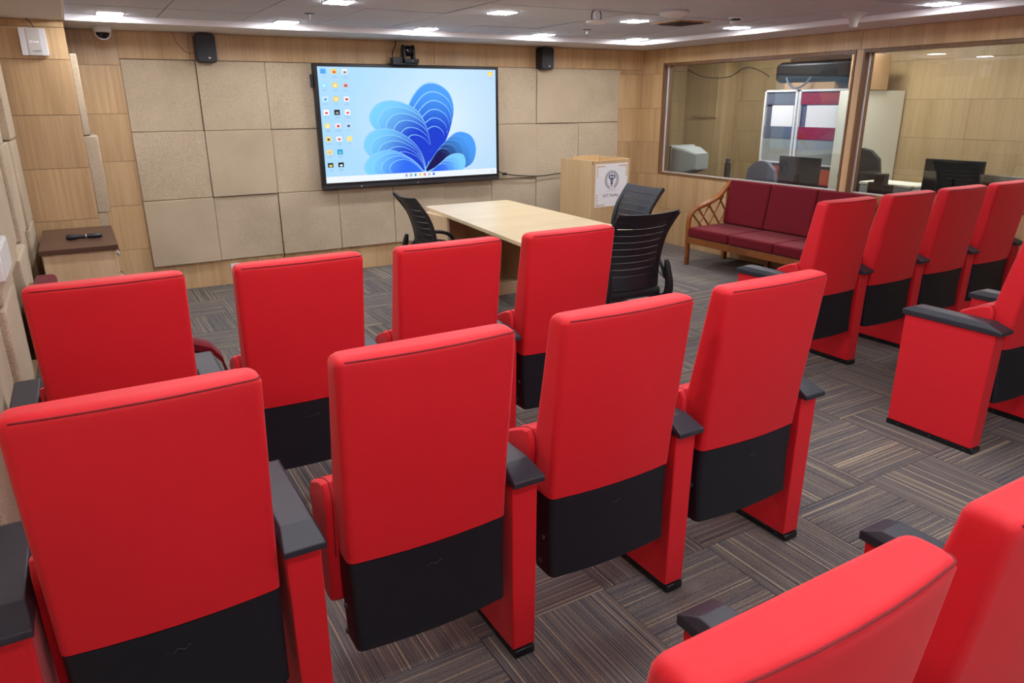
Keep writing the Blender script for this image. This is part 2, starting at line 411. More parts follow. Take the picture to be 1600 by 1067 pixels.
# --- control room shell
bm = bmesh.new(); add_box(bm, (8.0, YF, -.05), (8.12, 8.3, 2.42)); add_box(bm, (XR+.1, 8.2, -.05), (8.1, 8.32, 2.42))
wc = struct('wall_control_room', bm, 'groove', smooth=False)
ZR = [0, .45, .86, 1.27, 1.669, 2.071, 2.42]
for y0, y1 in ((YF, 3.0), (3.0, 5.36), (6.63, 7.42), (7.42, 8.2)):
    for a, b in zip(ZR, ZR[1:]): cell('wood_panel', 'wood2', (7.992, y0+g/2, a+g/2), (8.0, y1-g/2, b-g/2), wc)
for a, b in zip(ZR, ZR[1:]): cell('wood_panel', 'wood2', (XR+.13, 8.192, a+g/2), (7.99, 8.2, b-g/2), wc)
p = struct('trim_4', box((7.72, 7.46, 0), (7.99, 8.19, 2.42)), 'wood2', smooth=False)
tag(finish('recess_frame', prism([(0, 0), (.44, 0), (.44, .03), (.03, .03), (.03, .56), (0, .56)], 7.70, 7.72, 'x'), 'wood2', p), None)
p.children[0].location = (0, 7.55, 1.45)

# ================================================================== LIGHTS
lt = thing('ceiling_light', 'square recessed LED ceiling light', 'ceiling light', (0, 0, ZC))
o = finish('frame', prism([(-.09, -.09), (.09, -.09), (.09, .09), (-.09, .09)], -.005, .004, bev=.002), 'white', lt)
o = finish('diffuser', prism([(-.079, -.079), (.079, -.079), (.079, .079), (-.079, .079)], -.0085, -.005), 'lamp', lt, smooth=False)
LX = (.37, 1.63, 2.855, 4.10, 5.27)
LR = ((6.37, 'front row of lights, by the screen wall'), (5.0, 'second row of lights from the screen wall'), (3.16, 'third row of lights'), (1.7, 'lights over the rear seats'), (.3, 'lights above the camera'), (-1.0, 'lights behind the camera'))
names = {0: 'over the dome camera at the left corner', 1: 'above the left loudspeaker side, next to a sprinkler', 2: 'right above the screen camera', 3: 'in front of the right loudspeaker', 4: 'in the corner by the control room window'}
names2 = {0: 'at the left bulkhead', 1: 'at the top edge, left of the table', 2: 'above the table', 3: 'beside the hanging antenna disc', 4: 'under the smoke detector near the right bulkhead'}
first = True
for ri, (y, gr) in enumerate(LR):
    for ci, x in enumerate(LX):
        if (ri > 2 and ci > 2) or (ri == 2 and ci == 3): continue
        if first: o = lt; first = False
        else: o = copy_tree(lt)
        o.location = (x, y, ZC)
        if ri == 0: lab = 'bright square ceiling light '+names[ci]
        elif ri == 1: lab = 'bright square ceiling light in the second row, '+names2[ci]
        elif ri == 2 and ci == 4: lab = 'square ceiling light near the window side, at the top right edge'
        else: lab = 'square recessed LED ceiling light out of the view'; gr = 'ceiling lights out of view'
        tag(o, lab, 'ceiling light', gr)
for k, (x, y) in enumerate(((7.0, 6.6), (7.0, 4.9), (7.0, 3.2), (7.0, 1.2))):
    o = copy_tree(lt); o.location = (x, y, 2.41); o.scale = (1.8, 1.8, 1)
    tag(o, ('square ceiling light in the control room over the old tube monitor', 'square ceiling light in the control room over the tall white-framed cabinet', 'square ceiling light in the control room over the black monitor', 'square ceiling light in the control room beyond the right picture edge')[k], 'ceiling light', 'control room lights')

# ================================================================== AUDITORIUM SEATS
def ring3(x0, x1, y0, y1, r, z, bow=0, n=3, nb=6): return [(px, py, z) for px, py in rrect(x0, x1, y0, y1, r, n, bow, nb)]
def interp(tab, z):
    for (a, va), (b, vb) in zip(tab, tab[1:]):
        if a <= z <= b: return va+(vb-va)*(z-a)/(b-a)
    return tab[-1][1] if z > tab[-1][0] else tab[0][1]
REAR = [(.24, .058), (.4, .066), (.52, .062), (.7, .046), (.9, .022), (1.1, 0)]
FRONT = [(.24, .165), (.5, .178), (.7, .162), (.9, .120), (1.1, .080)]
HALF = [(.24, .230), (.52, .234), (.8, .237), (1.1, .240)]
BX = .010
def back_rings(zs, dr=0, top_round=False, bot=False):
    out = []
    for z in zs:
        h = interp(HALF, z)+dr; y0 = interp(REAR, z)-dr; y1 = interp(FRONT, z)+dr
        out.append(ring3(-h+BX, h+BX, y0, y1, .02, z, .014))
    return out
def make_seat(label):
    t = thing('auditorium_chair', label, 'auditorium chair')
    # red upholstered backrest
    zs = [.522, .6, .7, .8, .9, 1.0, 1.06, 1.082]
    rings = back_rings(zs)
    h = interp(HALF, 1.1); 
    for dz, ins in ((1.093, .004), (1.100, .012), (1.1045, .026)):
        rings.append(ring3(-h+ins+BX, h-ins+BX, 0.001+ins*.8, .082-ins*.8, .02-ins*.1, dz, .014*(1-ins*20)))
    b = finish('backrest', add_loft(bmesh.new(), rings), 'red', t)
    pl = [Vector(p) for p in ring3(-h+.004+BX, h-.004+BX, .004, .078, .018, 1.0925, .014)]
    finish('piping', tube([p for p in pl[:10]], .0022, 5), 'seam', b)
    # black lower shell
    zs = [.245, .25, .3, .4, .5, .519]
    sh = finish('back_shell', add_loft(bmesh.new(), back_rings(zs, -.001)), 'shell', t)
    sq = [(-.03+.06*k/12, .0462, .455+.004*math.sin(k*1.3)+.004*k/12) for k in range(13)]
    finish('emblem', tube(sq, .0012, 4), 'armcap', sh)
    for sx in (-1, 1):
        finish('hinge_bolt', prism([(.083, .38), (.095, .38), (.095, .392), (.083, .392)], sx*.230, sx*.238, 'x', .002), 'darkgrey', sh)
        finish('hinge_bolt', prism([(.10, .285), (.112, .285), (.112, .297), (.10, .297)], sx*.228, sx*.236, 'x', .002), 'darkgrey', sh)
    # tipped-up seat: side outline (y, z)
    prof = [(.165, .36), (.150, .50), (.135, .66), (.138, .70), (.155, .722), (.185, .718), (.24, .695), (.285, .672), (.302, .65), (.303, .62), (.285, .50), (.262, .38), (.25, .345), (.21, .335), (.18, .34)]
    c = (.215, .53); rings = []
    for x, sc in ((-.25, .90), (-.246, .955), (-.236, .99), (-.222, 1), (.222, 1), (.236, .99), (.246, .955), (.25, .90)):
        rings.append([(x, c[0]+(y-c[0])*sc, c[1]+(z-c[1])*(1-(1-sc)*.45)) for y, z in prof])
    st = finish('seat', add_loft(bmesh.new(), rings), 'red', t)
    prof2 = [(c[0]+(y-c[0])*1.0, c[1]+(z-c[1])*.997) for y, z in prof[1:11]]
    for sx in (-1, 1): finish('piping', tube([(sx*.232, y, z) for y, z in prof2], .0022, 4), 'seam', st)
    return t
def arm_parts(t, x):
    bm = box((x-.0425, .062, .03), (x+.0425, .50, .618), .008, 2)
    # rear face leans slightly: widen the top a little
    for v in bm.verts:
        v.co.x = x+(v.co.x-x)*(1+.10*(v.co.z-.3)); v.co.y -= .006*(v.co.z-.03)/.6 if v.co.y < .3 else 0
    p = finish('arm_panel', bm, 'red', t)
    f = finish('foot_rail', box((x-.036, .055, 0), (x+.036, .508, .031), .004, 1), 'black', p)
    for y in (.10, .27, .44):
        for sx in (-1, 1): finish('bolt', prism([(y-.005, .012), (y+.005, .012), (y+.005, .02), (y-.005, .02)], x+sx*.035, x+sx*.039, 'x', .001, 1), 'darkgrey', p)
    # cap: sloped ends, bevelled shoulders
    L = [(.022, .618, .050), (.016, .630, .052), (.020, .640, .051), (.115, .664, .041), (.46, .664, .041), (.500, .642, .048), (.508, .630, .052), (.50, .618, .050)]
    bm = bmesh.new(); 
    prof = [(.03, .616), (.03, .634), (.105, .664), (.462, .664), (.512, .642), (.512, .616)]
    A = []; B = []
    for s_, arr in ((-1, A), (1, B)):
        for (y, z) in prof:
            inset = .012 if z > .65 else 0
            arr.append(bm.verts.new((x+s_*(.052-inset), y, z)))
    lo_ = [[bm.verts.new((x+s_*.052, y, .640)) for y in (.105, .462)] for s_ in (-1, 1)]
    # side faces split so that the shoulder is chamfered
    for arr, mid in ((A, lo_[0]), (B, lo_[1])):
        bm.faces.new((arr[0], arr[1], mid[0], mid[1], arr[4], arr[5]))
        bm.faces.new((mid[0], arr[2], arr[3], mid[1])); bm.faces.new((arr[1], arr[2], mid[0])); bm.faces.new((mid[1], arr[3], arr[4]))
    n = len(prof)
    for k in range(n): bm.faces.new((A[k], A[(k+1) % n], B[(k+1) % n], B[k]))
    bmesh.ops.recalc_face_normals(bm, faces=bm.faces)
    bmesh.ops.bevel(bm, geom=list(bm.edges), offset=.003, segments=2, affect='EDGES', profile=.5)
    a_ = finish('armrest', bm, 'armcap', t); a_.data.set_sharp_from_angle(angle=R(14))
PITCH = .61
proto = make_seat('red'); arm_parts(proto, PITCH/2)
proto_l = copy_tree(proto); arm_parts(proto_l, -PITCH/2)
used = {'m': False, 'l': False}
def seat_at(cx, y, label, group, left):
    k = 'l' if left else 'm'
    if not used[k]: o = proto_l if left else proto; used[k] = True
    else: o = copy_tree(proto_l if left else proto)
    o.location = (cx, y, 0); tag(o, label, 'auditorium chair', group)
    return o
XA = [.035+PITCH*k for k in range(4)]
labs = ['red auditorium chair in front of the wooden side cabinet, beside the left wall',
        'red auditorium chair second from the left wall in the front left row',
        'red auditorium chair in front of the left end of the pale table',
        'red auditorium chair at the aisle end of the front left row, beside the black chair']
for k, (x, l) in enumerate(zip(XA, labs)): seat_at(x+(-.032, .0, .012, .014)[k], 2.66, l, 'red auditorium chairs, front left row', k == 0)
labs = ['largest full red auditorium chair, at the lower left corner against the wall',
        'red auditorium chair second in the second left row, its full black back shell showing',
        'red auditorium chair third in the second left row, small pale marks on its back',
        'red auditorium chair at the aisle end of the second left row']
for k, (x, l) in enumerate(zip(XA, labs)): seat_at(x+(-.02, .008, .020, .022)[k], 1.51, l, 'red auditorium chairs, second left row', k == 0)
labs = ['red auditorium chair cropped by the bottom edge, only its curved bright top showing',
        'red auditorium chair at the bottom right corner, cropped by the right edge']
for k, l in ((1, labs[0]), (2, labs[1])): seat_at(XA[k]+.030, .396, l, 'red auditorium chairs, third row nearest the camera', False).scale = (1, 1, .982)
labs = ['red auditorium chair at the aisle end of the right front row, before the maroon sofa',
        'red auditorium chair second from the aisle in the right front row',
        'red auditorium chair third from the aisle in the right front row, below the dark monitor',
        'red auditorium chair farthest from the aisle in the right front row, by the window wall']
for k, l in enumerate(labs): seat_at(3.88+.61*k, 2.66, l, 'red auditorium chairs, front right row', k == 0)
labs = ['red auditorium chair at the right edge whose whole red side panel faces the aisle']
for k, l in enumerate(labs): seat_at(3.88+PITCH*k, 1.54, l, 'red auditorium chairs, second right row', k == 0)
if not used['m']: bpy.data.objects.remove(proto)

# ================================================================== SCREEN
tv = thing('display_screen', 'large wall-mounted flat display showing a blue swirl wallpaper and desktop icons', 'screen', (0, 0, 0))
TX0, TX1, TZ0, TZ1, TY = 2.03, 4.01, .853, 2.017, 7.12
SX0, SX1, SZ0, SZ1 = 2.066, 3.982, .912, 1.989
finish('casing', box((TX0, TY+.012, TZ0), (TX1, TY+.07, TZ1), .006), 'black', tv)
bm = bmesh.new()
for lo, hi in (((TX0, TZ0), (SX0, TZ1)), ((SX1, TZ0), (TX1, TZ1)), ((SX0, SZ1), (SX1, TZ1)), ((SX0, TZ0+.034), (SX1, SZ0))):
    add_box(bm, (lo[0], TY, lo[1]), (hi[0], TY+.014, hi[1]), .002, 1)
finish('bezel', bm, 'black', tv)
bar = finish('speaker_bar', box((TX0, TY-.006, TZ0), (TX1, TY+.014, TZ0+.033), .004), 'darkgrey', tv)
text('LG', .018, 'white', bar, (3.03, TY-.0075, TZ0+.017), (R(90), 0, 0))
finish('button', box((2.41, TY-.009, TZ0+.01), (2.425, TY-.005, TZ0+.02), .002), 'white', bar)
finish('sticker', box((2.04, TY-.009, TZ0+.004), (2.075, TY-.005, TZ0+.03), .001), 'darkgrey', bar)
finish('pen_holder', box((TX0-.028, TY+.01, 1.80), (TX0, TY+.05, 1.92), .008), 'black', tv)
def paint_screen():
    W, H = 600, 338
    U, V = np.meshgrid((np.arange(W)+.5)/W, (np.arange(H)+.5)/H)     # V down from the top
    X = U*1.78; Y = V.copy()
    img = np.zeros((H, W, 3))
    def L(c): c = np.array(c)/255.; return np.where(c <= .04045, c/12.92, ((c+.055)/1.055)**2.4)
    g1, g2, g3 = L((168, 214, 248)), L((214, 234, 246)), L((186, 212, 238))
    d = np.clip(np.hypot((X-1.25)/1.1, (Y-.45)/.75), 0, 1)[..., None]
    img[:] = g2*(1-d)+g1*d
    e = np.clip((X-1.3)/.6, 0, 1)[..., None]*.6; img[:] = img*(1-e)+g3*e
    # a generic swirl of folded ribbons: nested outlines that turn about an anchor
    def poly(P, c):
        P = np.array(P); x0, x1 = max(int(P[:, 0].min()*W)-1, 0), min(int(P[:, 0].max()*W)+2, W); y0, y1 = max(int(P[:, 1].min()*H)-1, 0), min(int(P[:, 1].max()*H)+2, H)
        if x1 <= x0 or y1 <= y0: return
        u, v = U[y0:y1, x0:x1], V[y0:y1, x0:x1]; ins = np.zeros(u.shape, bool)
        for (ax, ay), (bx_, by) in zip(P, np.roll(P, -1, 0)):
            if ay == by: continue
            ins ^= ((ay > v) != (by > v)) & (u < (bx_-ax)*(v-ay)/(by-ay)+ax)
        sub = img[y0:y1, x0:x1]
        sub[ins] = (c(u, v) if callable(c) else np.broadcast_to(c, u.shape+(3,)))[ins]
    def closed(pts, k=7):
        n = len(pts); o = []; Q = [np.array(p, float) for p in pts]
        for i in range(n):
            p0, p1, p2, p3 = Q[i-1], Q[i], Q[(i+1) % n], Q[(i+2) % n]
            for j in range(k):
                t = j/k; o.append(.5*((2*p1)+(-p0+p2)*t+(2*p0-5*p1+4*p2-p3)*t*t+(-p0+3*p1-3*p2+p3)*t**3))
        return np.array([((q[0]-75)/1423, (q[1]-80)/870) for q in o])
    def lobe(pts, anchor, n, step, rot, light, dark, rim, ga, gb):
        P = closed(pts); A = np.array([(anchor[0]-75)/1423, (anchor[1]-80)/870]); asp = np.array([1.64, 1.])
        g0 = np.array([(ga[0]-75)/1423, (ga[1]-80)/870]); g1_ = np.array([(gb[0]-75)/1423, (gb[1]-80)/870]); dv = (g1_-g0)*asp
        for k in range(n):
            s_ = 1-step*k; a = rot*k; ca, sa = math.cos(a), math.sin(a)
            D = (P-A)*asp*s_; D = np.stack([D[:, 0]*ca-D[:, 1]*sa, D[:, 0]*sa+D[:, 1]*ca], 1)/asp; Q = D+A
            poly(Q, rim)
            C = Q.mean(0); inner = C+(Q-C)*.978+np.array([.0016, .003])
            def colr(u, v, k=k):
                t = ((u-g0[0])*1.64*dv[0]+(v-g0[1])*dv[1])/(dv@dv); t = np.clip(t+.07*k-.05, 0, 1)[..., None]
                t = t*t*(3-2*t)
                return light*(1-t)+dark*t
            poly(inner, colr)
    c1, c2, c3, c4, c5 = L((120, 205, 252)), L((70, 155, 246)), L((38, 105, 238)), L((14, 60, 205)), L((10, 22, 84))
    rim = L((142, 205, 252))
    lobe([(850, 860), (760, 600), (740, 380), (850, 215), (975, 190), (1090, 270), (1120, 430), (1040, 640), (930, 800)], (860, 850), 6, .10, .04, c2, c4, rim, (900, 200), (880, 740))
    lobe([(860, 880), (990, 720), (1130, 590), (1260, 610), (1310, 720), (1270, 850), (1120, 905), (960, 905)], (870, 890), 5, .12, -.03, c2, c5, L((90, 160, 246)), (1230, 590), (940, 860))
    lobe([(860, 870), (720, 700), (520, 590), (430, 470), (500, 350), (660, 330), (830, 420), (900, 600), (900, 760)], (860, 860), 6, .11, .05, c1, c4, rim, (470, 360), (860, 760))
    lobe([(850, 900), (700, 800), (480, 790), (375, 690), (430, 570), (590, 545), (760, 640), (850, 780)], (850, 890), 5, .12, -.03, c1, c4, rim, (400, 580), (800, 820))
    lobe([(850, 925), (640, 930), (450, 935), (365, 850), (430, 750), (580, 710), (740, 780), (840, 880)], (830, 930), 4, .14, .03, c1, c3, rim, (390, 760), (780, 900))
    lobe([(850, 920), (960, 860), (1080, 770), (1190, 770), (1215, 850), (1170, 905), (1000, 925)], (860, 915), 4, .15, .02, c1, c3, rim, (1180, 760), (920, 900))
    def rect(x0, y0, x1, y1, c):
        img[int(y0*H):int(y1*H), int(x0*W):int(x1*W)] = L(c)
    rect(0, .945, 1, 1, (232, 240, 246))
    ic = [(240, 205, 90), (90, 170, 240), (240, 240, 245), (240, 205, 90), (245, 225, 150), (220, 90, 80)]
    rows = [[((70, 160, 230),), ((240, 200, 90), (210, 60, 50)), ((240, 240, 245), (150, 110, 100))],
            [((150, 215, 245), (200, 240, 250)), ((240, 205, 90), (250, 240, 200)), ((210, 190, 190), (190, 60, 60))],
            [((205, 230, 245), (60, 150, 220)), ((240, 205, 90), (250, 240, 210)), ((240, 240, 240), (215, 50, 50))],
            [((248, 248, 250), (215, 60, 60)), ((25, 28, 34), (160, 160, 160)), ((248, 248, 248), (220, 90, 90))],
            [((242, 215, 130), (250, 240, 200)), ((240, 230, 235), (215, 50, 50)), ((200, 220, 240), (70, 100, 140))],
            [((242, 215, 120), (60, 60, 70)), ((240, 240, 245), (220, 70, 70)), ((245, 225, 140),)],
            [((242, 215, 130), (200, 190, 170)), ((40, 150, 220), (110, 220, 170))],
            [((60, 60, 60), (240, 220, 90)), ((18, 20, 26), (240, 240, 240))]]
    for j, rw in enumerate(rows):
        for i, cs in enumerate(rw):
            x = .016+i*.0545; y = .02+j*.1145
            rect(x, y, x+.028, y+.042, cs[0])
            if len(cs) > 1:
                rect(x+.008, y+.016, x+.022, y+.034, cs[1])
    x, y = .952, .02; rect(x, y, x+.028, y+.042, (240, 205, 90)); rect(x+.006, y+.012, x+.022, y+.034, (250, 225, 140))
    for k, cc in enumerate([(50, 130, 220), (90, 100, 120), (40, 160, 210), (240, 200, 80), (220, 90, 80), (150, 160, 180), (40, 110, 210)]):
        x = .435+k*.027; rect(x, .958, x+.012, .982, cc)
        if k in (0, 1, 4, 5): rect(x+.004, .964, x+.008, .976, (232, 240, 246))
    return W, H, np.clip(img, 0, 1)
def painted_mesh(name, W, H, img, o, ux, vy, m, parent):
    """grid mesh with per-face-corner colours; o top-left corner, ux / vy full side vectors"""
    me = bpy.data.meshes.new(name)
    gx, gy = np.meshgrid(np.arange(W+1)/W, np.arange(H+1)/H)
    o, ux, vy = (np.array(a, float) for a in (o, ux, vy))
    co = o+gx[..., None]*ux+gy[..., None]*vy
    co = co.reshape(-1, 3)
    a = (np.arange(H)[:, None]*(W+1)+np.arange(W)[None, :]).reshape(-1)
    q = np.stack([a, a+W+1, a+W+2, a+1], 1)
    me.vertices.add(len(co)); me.vertices.foreach_set('co', co.reshape(-1).astype(np.float32))
    me.loops.add(q.size); me.loops.foreach_set('vertex_index', q.reshape(-1).astype(np.int32))
    me.polygons.add(len(q)); me.polygons.foreach_set('loop_start', (np.arange(len(q))*4).astype(np.int32))
    me.update(calc_edges=True)
    at = me.color_attributes.new('print', 'FLOAT_COLOR', 'CORNER')
    c = np.concatenate([img.reshape(-1, 3), np.ones((W*H, 1))], 1).repeat(4, 0)
    at.data.foreach_set('color', c.reshape(-1).astype(np.float32))
    me.materials.append(M[m]); return link(name, me, parent)
W_, H_, IM = paint_screen()
dsp = painted_mesh('screen_panel', W_, H_, IM, (SX0, TY+.008, SZ1), (SX1-SX0, 0, 0), (0, 0, SZ0-SZ1), 'screen', tv)
inkm = emis('screen_text', (95, 120, 150), .6)
caps = [['This PC', 'Faculty\nDevelopment', 'A.T.\nProgramme'], ['Recycle\nBin', 'Dr. SET\nFaculty', 'workshop'], ['Audio file', 'Photos', 'SET\nFaculty Pr...'],
        ['AnyDesk', 'ICT\nclassroom', 'SET Faculty\nlist Meeting'], ['Attended\nprogress', 'ICT Faculty\nFeedback', 'Faculty'], ['Workshop', 'Minutes\nmeeting', 'files'], ['Facultywise\nlist', 'Microsoft\nEdge'], ['Search\nimages', 'Capture\nResearch']]
sw, shh = SX1-SX0, SZ1-SZ0
for j, rw in enumerate(caps):
    for i, c_ in enumerate(rw):
        text(c_, .0125, inkm, dsp, (SX0+(.03+i*.0545)*sw, TY+.0072, SZ1-(.02+j*.1145+.062)*shh), (R(90), 0, 0), 'icon_caption', .0001)
text('Faculty Pr', .0125, inkm, dsp, (SX0+.966*sw, TY+.0072, SZ1-.08*shh), (R(90), 0, 0), 'icon_caption', .0001)
text('11:27 AM\n15-02-2024', .011, inkm, dsp, (SX0+.972*sw, TY+.0072, SZ1-.972*shh), (R(90), 0, 0), 'clock_text', .0001)
text('^   o   o   <))', .013, inkm, dsp, (SX0+.915*sw, TY+.0072, SZ1-.972*shh), (R(90), 0, 0), 'tray_text', .0001)

# video camera on top
pc = thing('conference_camera', 'small black pan-tilt video camera on a bracket on top of the wall display', 'camera', (0, 0, 0))
finish('bracket', box((2.80, 7.04, 2.018), (3.06, 7.20, 2.032), .002), 'black', pc)
finish('power_box', box((2.80, 7.05, 2.032), (2.90, 7.14, 2.085), .004), 'black', pc)
b = finish('base', box((2.91, 7.01, 2.034), (3.06, 7.14, 2.070), .006), 'black', pc)
finish('base_trim', box((2.915, 7.007, 2.058), (3.055, 7.012, 2.064), .001), 'darkgrey', b)
finish('indicator', box((2.985, 7.006, 2.044), (2.995, 7.011, 2.052), .001), 'white', b)
for x0, x1 in ((2.912, 2.932), (3.012, 3.032)):
    finish('yoke_arm', prism([(7.03, 2.07), (7.13, 2.07), (7.12, 2.17), (7.10, 2.20), (7.06, 2.20), (7.04, 2.17)], x0, x1, 'x', .004), 'black', pc)
bm = bmesh.new(); bmesh.ops.create_uvsphere(bm, u_segments=20, v_segments=14, radius=.052)
hd = finish('camera_head', bm, 'black', pc, (2.972, 7.08, 2.145))
bm = lathe([(.03, 0), (.034, .006), (.034, .028), (.026, .03), (.024, .02)], 20); bmesh.ops.rotate(bm, verts=bm.verts, matrix=Matrix.Rotation(R(90), 3, 'X'))
finish('lens', bm, 'glassdark', hd, (0, -.03, -.004))
tag(finish('camera_cable', tube(smoothpts([(2.815, 7.1, 2.092), (2.84, 7.15, 2.14), (2.875, 7.16, 2.2), (2.895, 7.2, 2.244)]), .005, 6), 'cable'), 'pair of black cables rising from the display camera to the ceiling edge', 'cable')

# loudspeakers
def speaker(x0, x1, z0, z1, label):
    t = thing('wall_speaker', label, 'speaker', ((x0+x1)/2, 7.14, (z0+z1)/2), 0, 'black wall loudspeakers beside the display')
    w_, h_ = (x1-x0)/2, (z1-z0)/2
    pl = [(x, z) for x, z in rrect(-w_, w_, -h_, h_, .03, 4)]
    finish('cabinet', prism(pl, -.02, .085, 'y', .004), 'black', t)
    gl = finish('grille', prism([(x*.93, z*.95) for x, z in pl], -.034, -.02, 'y', .006), 'blackmesh', t)
    finish('badge', box((.01, -.037, -h_*.72), (.028, -.033, -h_*.62), .001), 'white', gl)
    finish('mounting_arm', box((-.02, .085, -.02), (.02, .108, .03), .003), 'darkgrey', t)
    return t
speaker(1.025, 1.195, 2.0, 2.235, 'black loudspeaker on the wall left of the display, above the fabric panels')
speaker(4.55, 4.72, 2.0, 2.235, 'black loudspeaker on the wall right of the display')
tag(finish('speaker_cable', tube(smoothpts([(1.03, 7.236, 2.08), (.96, 7.236, 2.09), (.9, 7.236, 2.16), (.87, 7.236, 2.24)]), .0025, 5), 'framewood'), 'thin brown wire drooping left of the left loudspeaker', 'cable')
tag(finish('display_cable', tube(smoothpts([(4.0, 7.165, .95), (4.06, 7.17, .915), (4.13, 7.17, .895), (4.3, 7.17, .87), (4.6, 7.175, .85), (4.9, 7.175, .865), (5.2, 7.17, .80)]), .006, 6), 'cable'), 'black power cable hanging along the panels right of the display', 'cable')
o = tag(finish('cable_adapter', box((4.08, 7.15, .885), (4.13, 7.18, .912), .008, 2), 'cable'), 'small black adapter lump on the cable beside the display', 'adapter')
tag(finish('short_wire', tube([(1.61, 7.20, .25), (1.60, 7.215, .2), (1.575, 7.225, .17)], .004, 5), 'cable'), 'short black wire sticking out below the fabric panels', 'cable')
so = thing('wall_socket', 'small white wall socket low on the screen wall behind a red chair', 'socket', (1.14, 7.235, .16))
finish('face_plate', box((-.04, -.006, -.04), (.04, .006, .04), .003), 'white', so)
finish('switch', box((-.012, -.01, -.018), (.012, -.004, .018), .002), 'offwhite', so)

# ================================================================== PODIUM
pd = thing('lectern', 'light wood lectern with a white framed poster, standing in the far corner', 'lectern', (4.557, 6.141, 0), math.atan2(.1, .995))
finish('front_panel', box((0, 0, 0), (.553, .02, 1.08), .002), 'podium', pd)
finish('side_panel', box((0, .02, 0), (.02, .5, 1.085), .002), 'podium', pd)
finish('side_panel', box((.533, .02, 0), (.553, .5, 1.085), .002), 'podium', pd)
finish('back_board', box((.12, .44, .6), (.50, .458, 1.10), .002), 'podium', pd)
finish('reading_top', box((.02, .02, .98), (.533, .44, .998)), 'podium', pd)
finish('inner_shelf', box((.02, .02, .55), (.533, .48, .568)), 'podium', pd)
finish('corner_chip', box((.012, -.002, 1.045), (.024, .002, 1.078), .001), 'teak', pd)
ps = thing('poster', 'white poster with a blue round crest and gold corner scrolls, reading S.E.T. Facility', 'poster', (4.557, 6.141, 0), math.atan2(.1, .995))
finish('sheet', box((.052, -.004, .60), (.515, -.0015, 1.045)), 'paper', ps, smooth=False)
cxp, czp = .285, .875
def disc_ring(r, t, y, n=48): return tube([(cxp+r*math.cos(2*math.pi*k/n), y, czp+r*math.sin(2*math.pi*k/n)) for k in range(n)], t, 4, True)
cr_ = finish('crest', disc_ring(.098, .0018, -.005), 'ink', ps)
finish('crest_ring', disc_ring(.068, .0012, -.005), 'ink', cr_)
bm = bmesh.new()
for k in range(36):
    a = 2*math.pi*k/36
    if -1.9 < math.remainder(a, 2*math.pi) < -1.2: continue
    add_box(bm, (-.0045, -.0008, -.006), (.0045, .0008, .006), mtx=Matrix.Translation((cxp+.083*math.cos(a), -.005, czp+.083*math.sin(a))) @ Matrix.Rotation(-a+math.pi/2, 4, 'Y'))
finish('crest_lettering', bm, 'ink', cr_)
bm = bmesh.new()   # staff with wings and coils
add_tube(bm, [(cxp, -.006, czp-.065), (cxp, -.006, czp+.05)], .0035, 6)
for s_ in (-1, 1):
    add_tube(bm, smoothpts([(cxp, -.006, czp+.012), (cxp+s_*.03, -.006, czp+.018), (cxp+s_*.04, -.006, czp+.04), (cxp+s_*.024, -.006, czp+.05)]), .0055, 6)
    add_tube(bm, smoothpts([(cxp, -.006, czp+.012), (cxp+s_*.02, -.006, czp-.004), (cxp, -.006, czp-.02), (cxp-s_*.014, -.006, czp-.034), (cxp, -.006, czp-.05)]), .0035, 6)
    add_prism(bm, [(cxp, czp+.03), (cxp+s_*.018, czp+.055), (cxp, czp+.055)], -.007, -.0045, 'y')
finish('staff_emblem', bm, 'blue', cr_)
text('~~~~~ ~~ ~~~~~', .018, 'ink', cr_, (cxp, -.005, .762), (R(90), 0, 0), 'motto_lettering')
text('S.E.T. Facility', .043, 'ink', ps, (cxp-.01, -.005, .715), (R(90), 0, 0))
for sx, sz in ((-1, -1), (1, -1), (-1, 1), (1, 1)):
    x0 = .285+sx*.215; z0 = .8225+sz*.205; bm = bmesh.new()
    for k in range(5):
        for dx, dz in ((k*.026, 0), (0, k*.026)):
            c_ = (x0-sx*(dx+.006), z0-sz*(dz+.006)); rr = .013-.001*k
            add_tube(bm, [(c_[0]+rr*(.3+.7*q/8)*math.cos(q*.8), -.005, c_[1]+rr*(.3+.7*q/8)*math.sin(q*.8)) for q in range(9)], .0028, 4)
    finish('corner_scroll', bm, 'gold', ps)

# ================================================================== TABLE
tb = thing('conference_table', 'long pale maple table standing in front of the display', 'table')
top = [(2.445, 4.05), (3.415, 4.05), (3.495, 6.03), (3.47, 6.055), (2.66, 6.07), (2.64, 6.05)]
finish('table_top', prism(top, .742, .77, bev=.003), 'maple', tb)
finish('leg_panel', prism([(2.56, 5.92), (2.59, 5.5), (2.61, 5.5), (2.62, 5.92)], 0, .742), 'maple2', tb)
finish('leg_panel', box((3.36, 5.5, 0), (3.385, 5.95, .742)), 'maple2', tb)
finish('back_panel', box((2.62, 5.93, 0), (3.36, 5.95, .742)), 'maple2', tb)
finish('bottom_shelf', box((2.62, 5.5, .0), (3.36, 5.93, .10)), 'maple2', tb)
finish('divider', box((3.0, 5.52, .1), (3.02, 5.93, .742)), 'maple2', tb)
finish('leg_panel', box((2.78, 4.3, 0), (3.15, 4.33, .742)), 'maple2', tb)

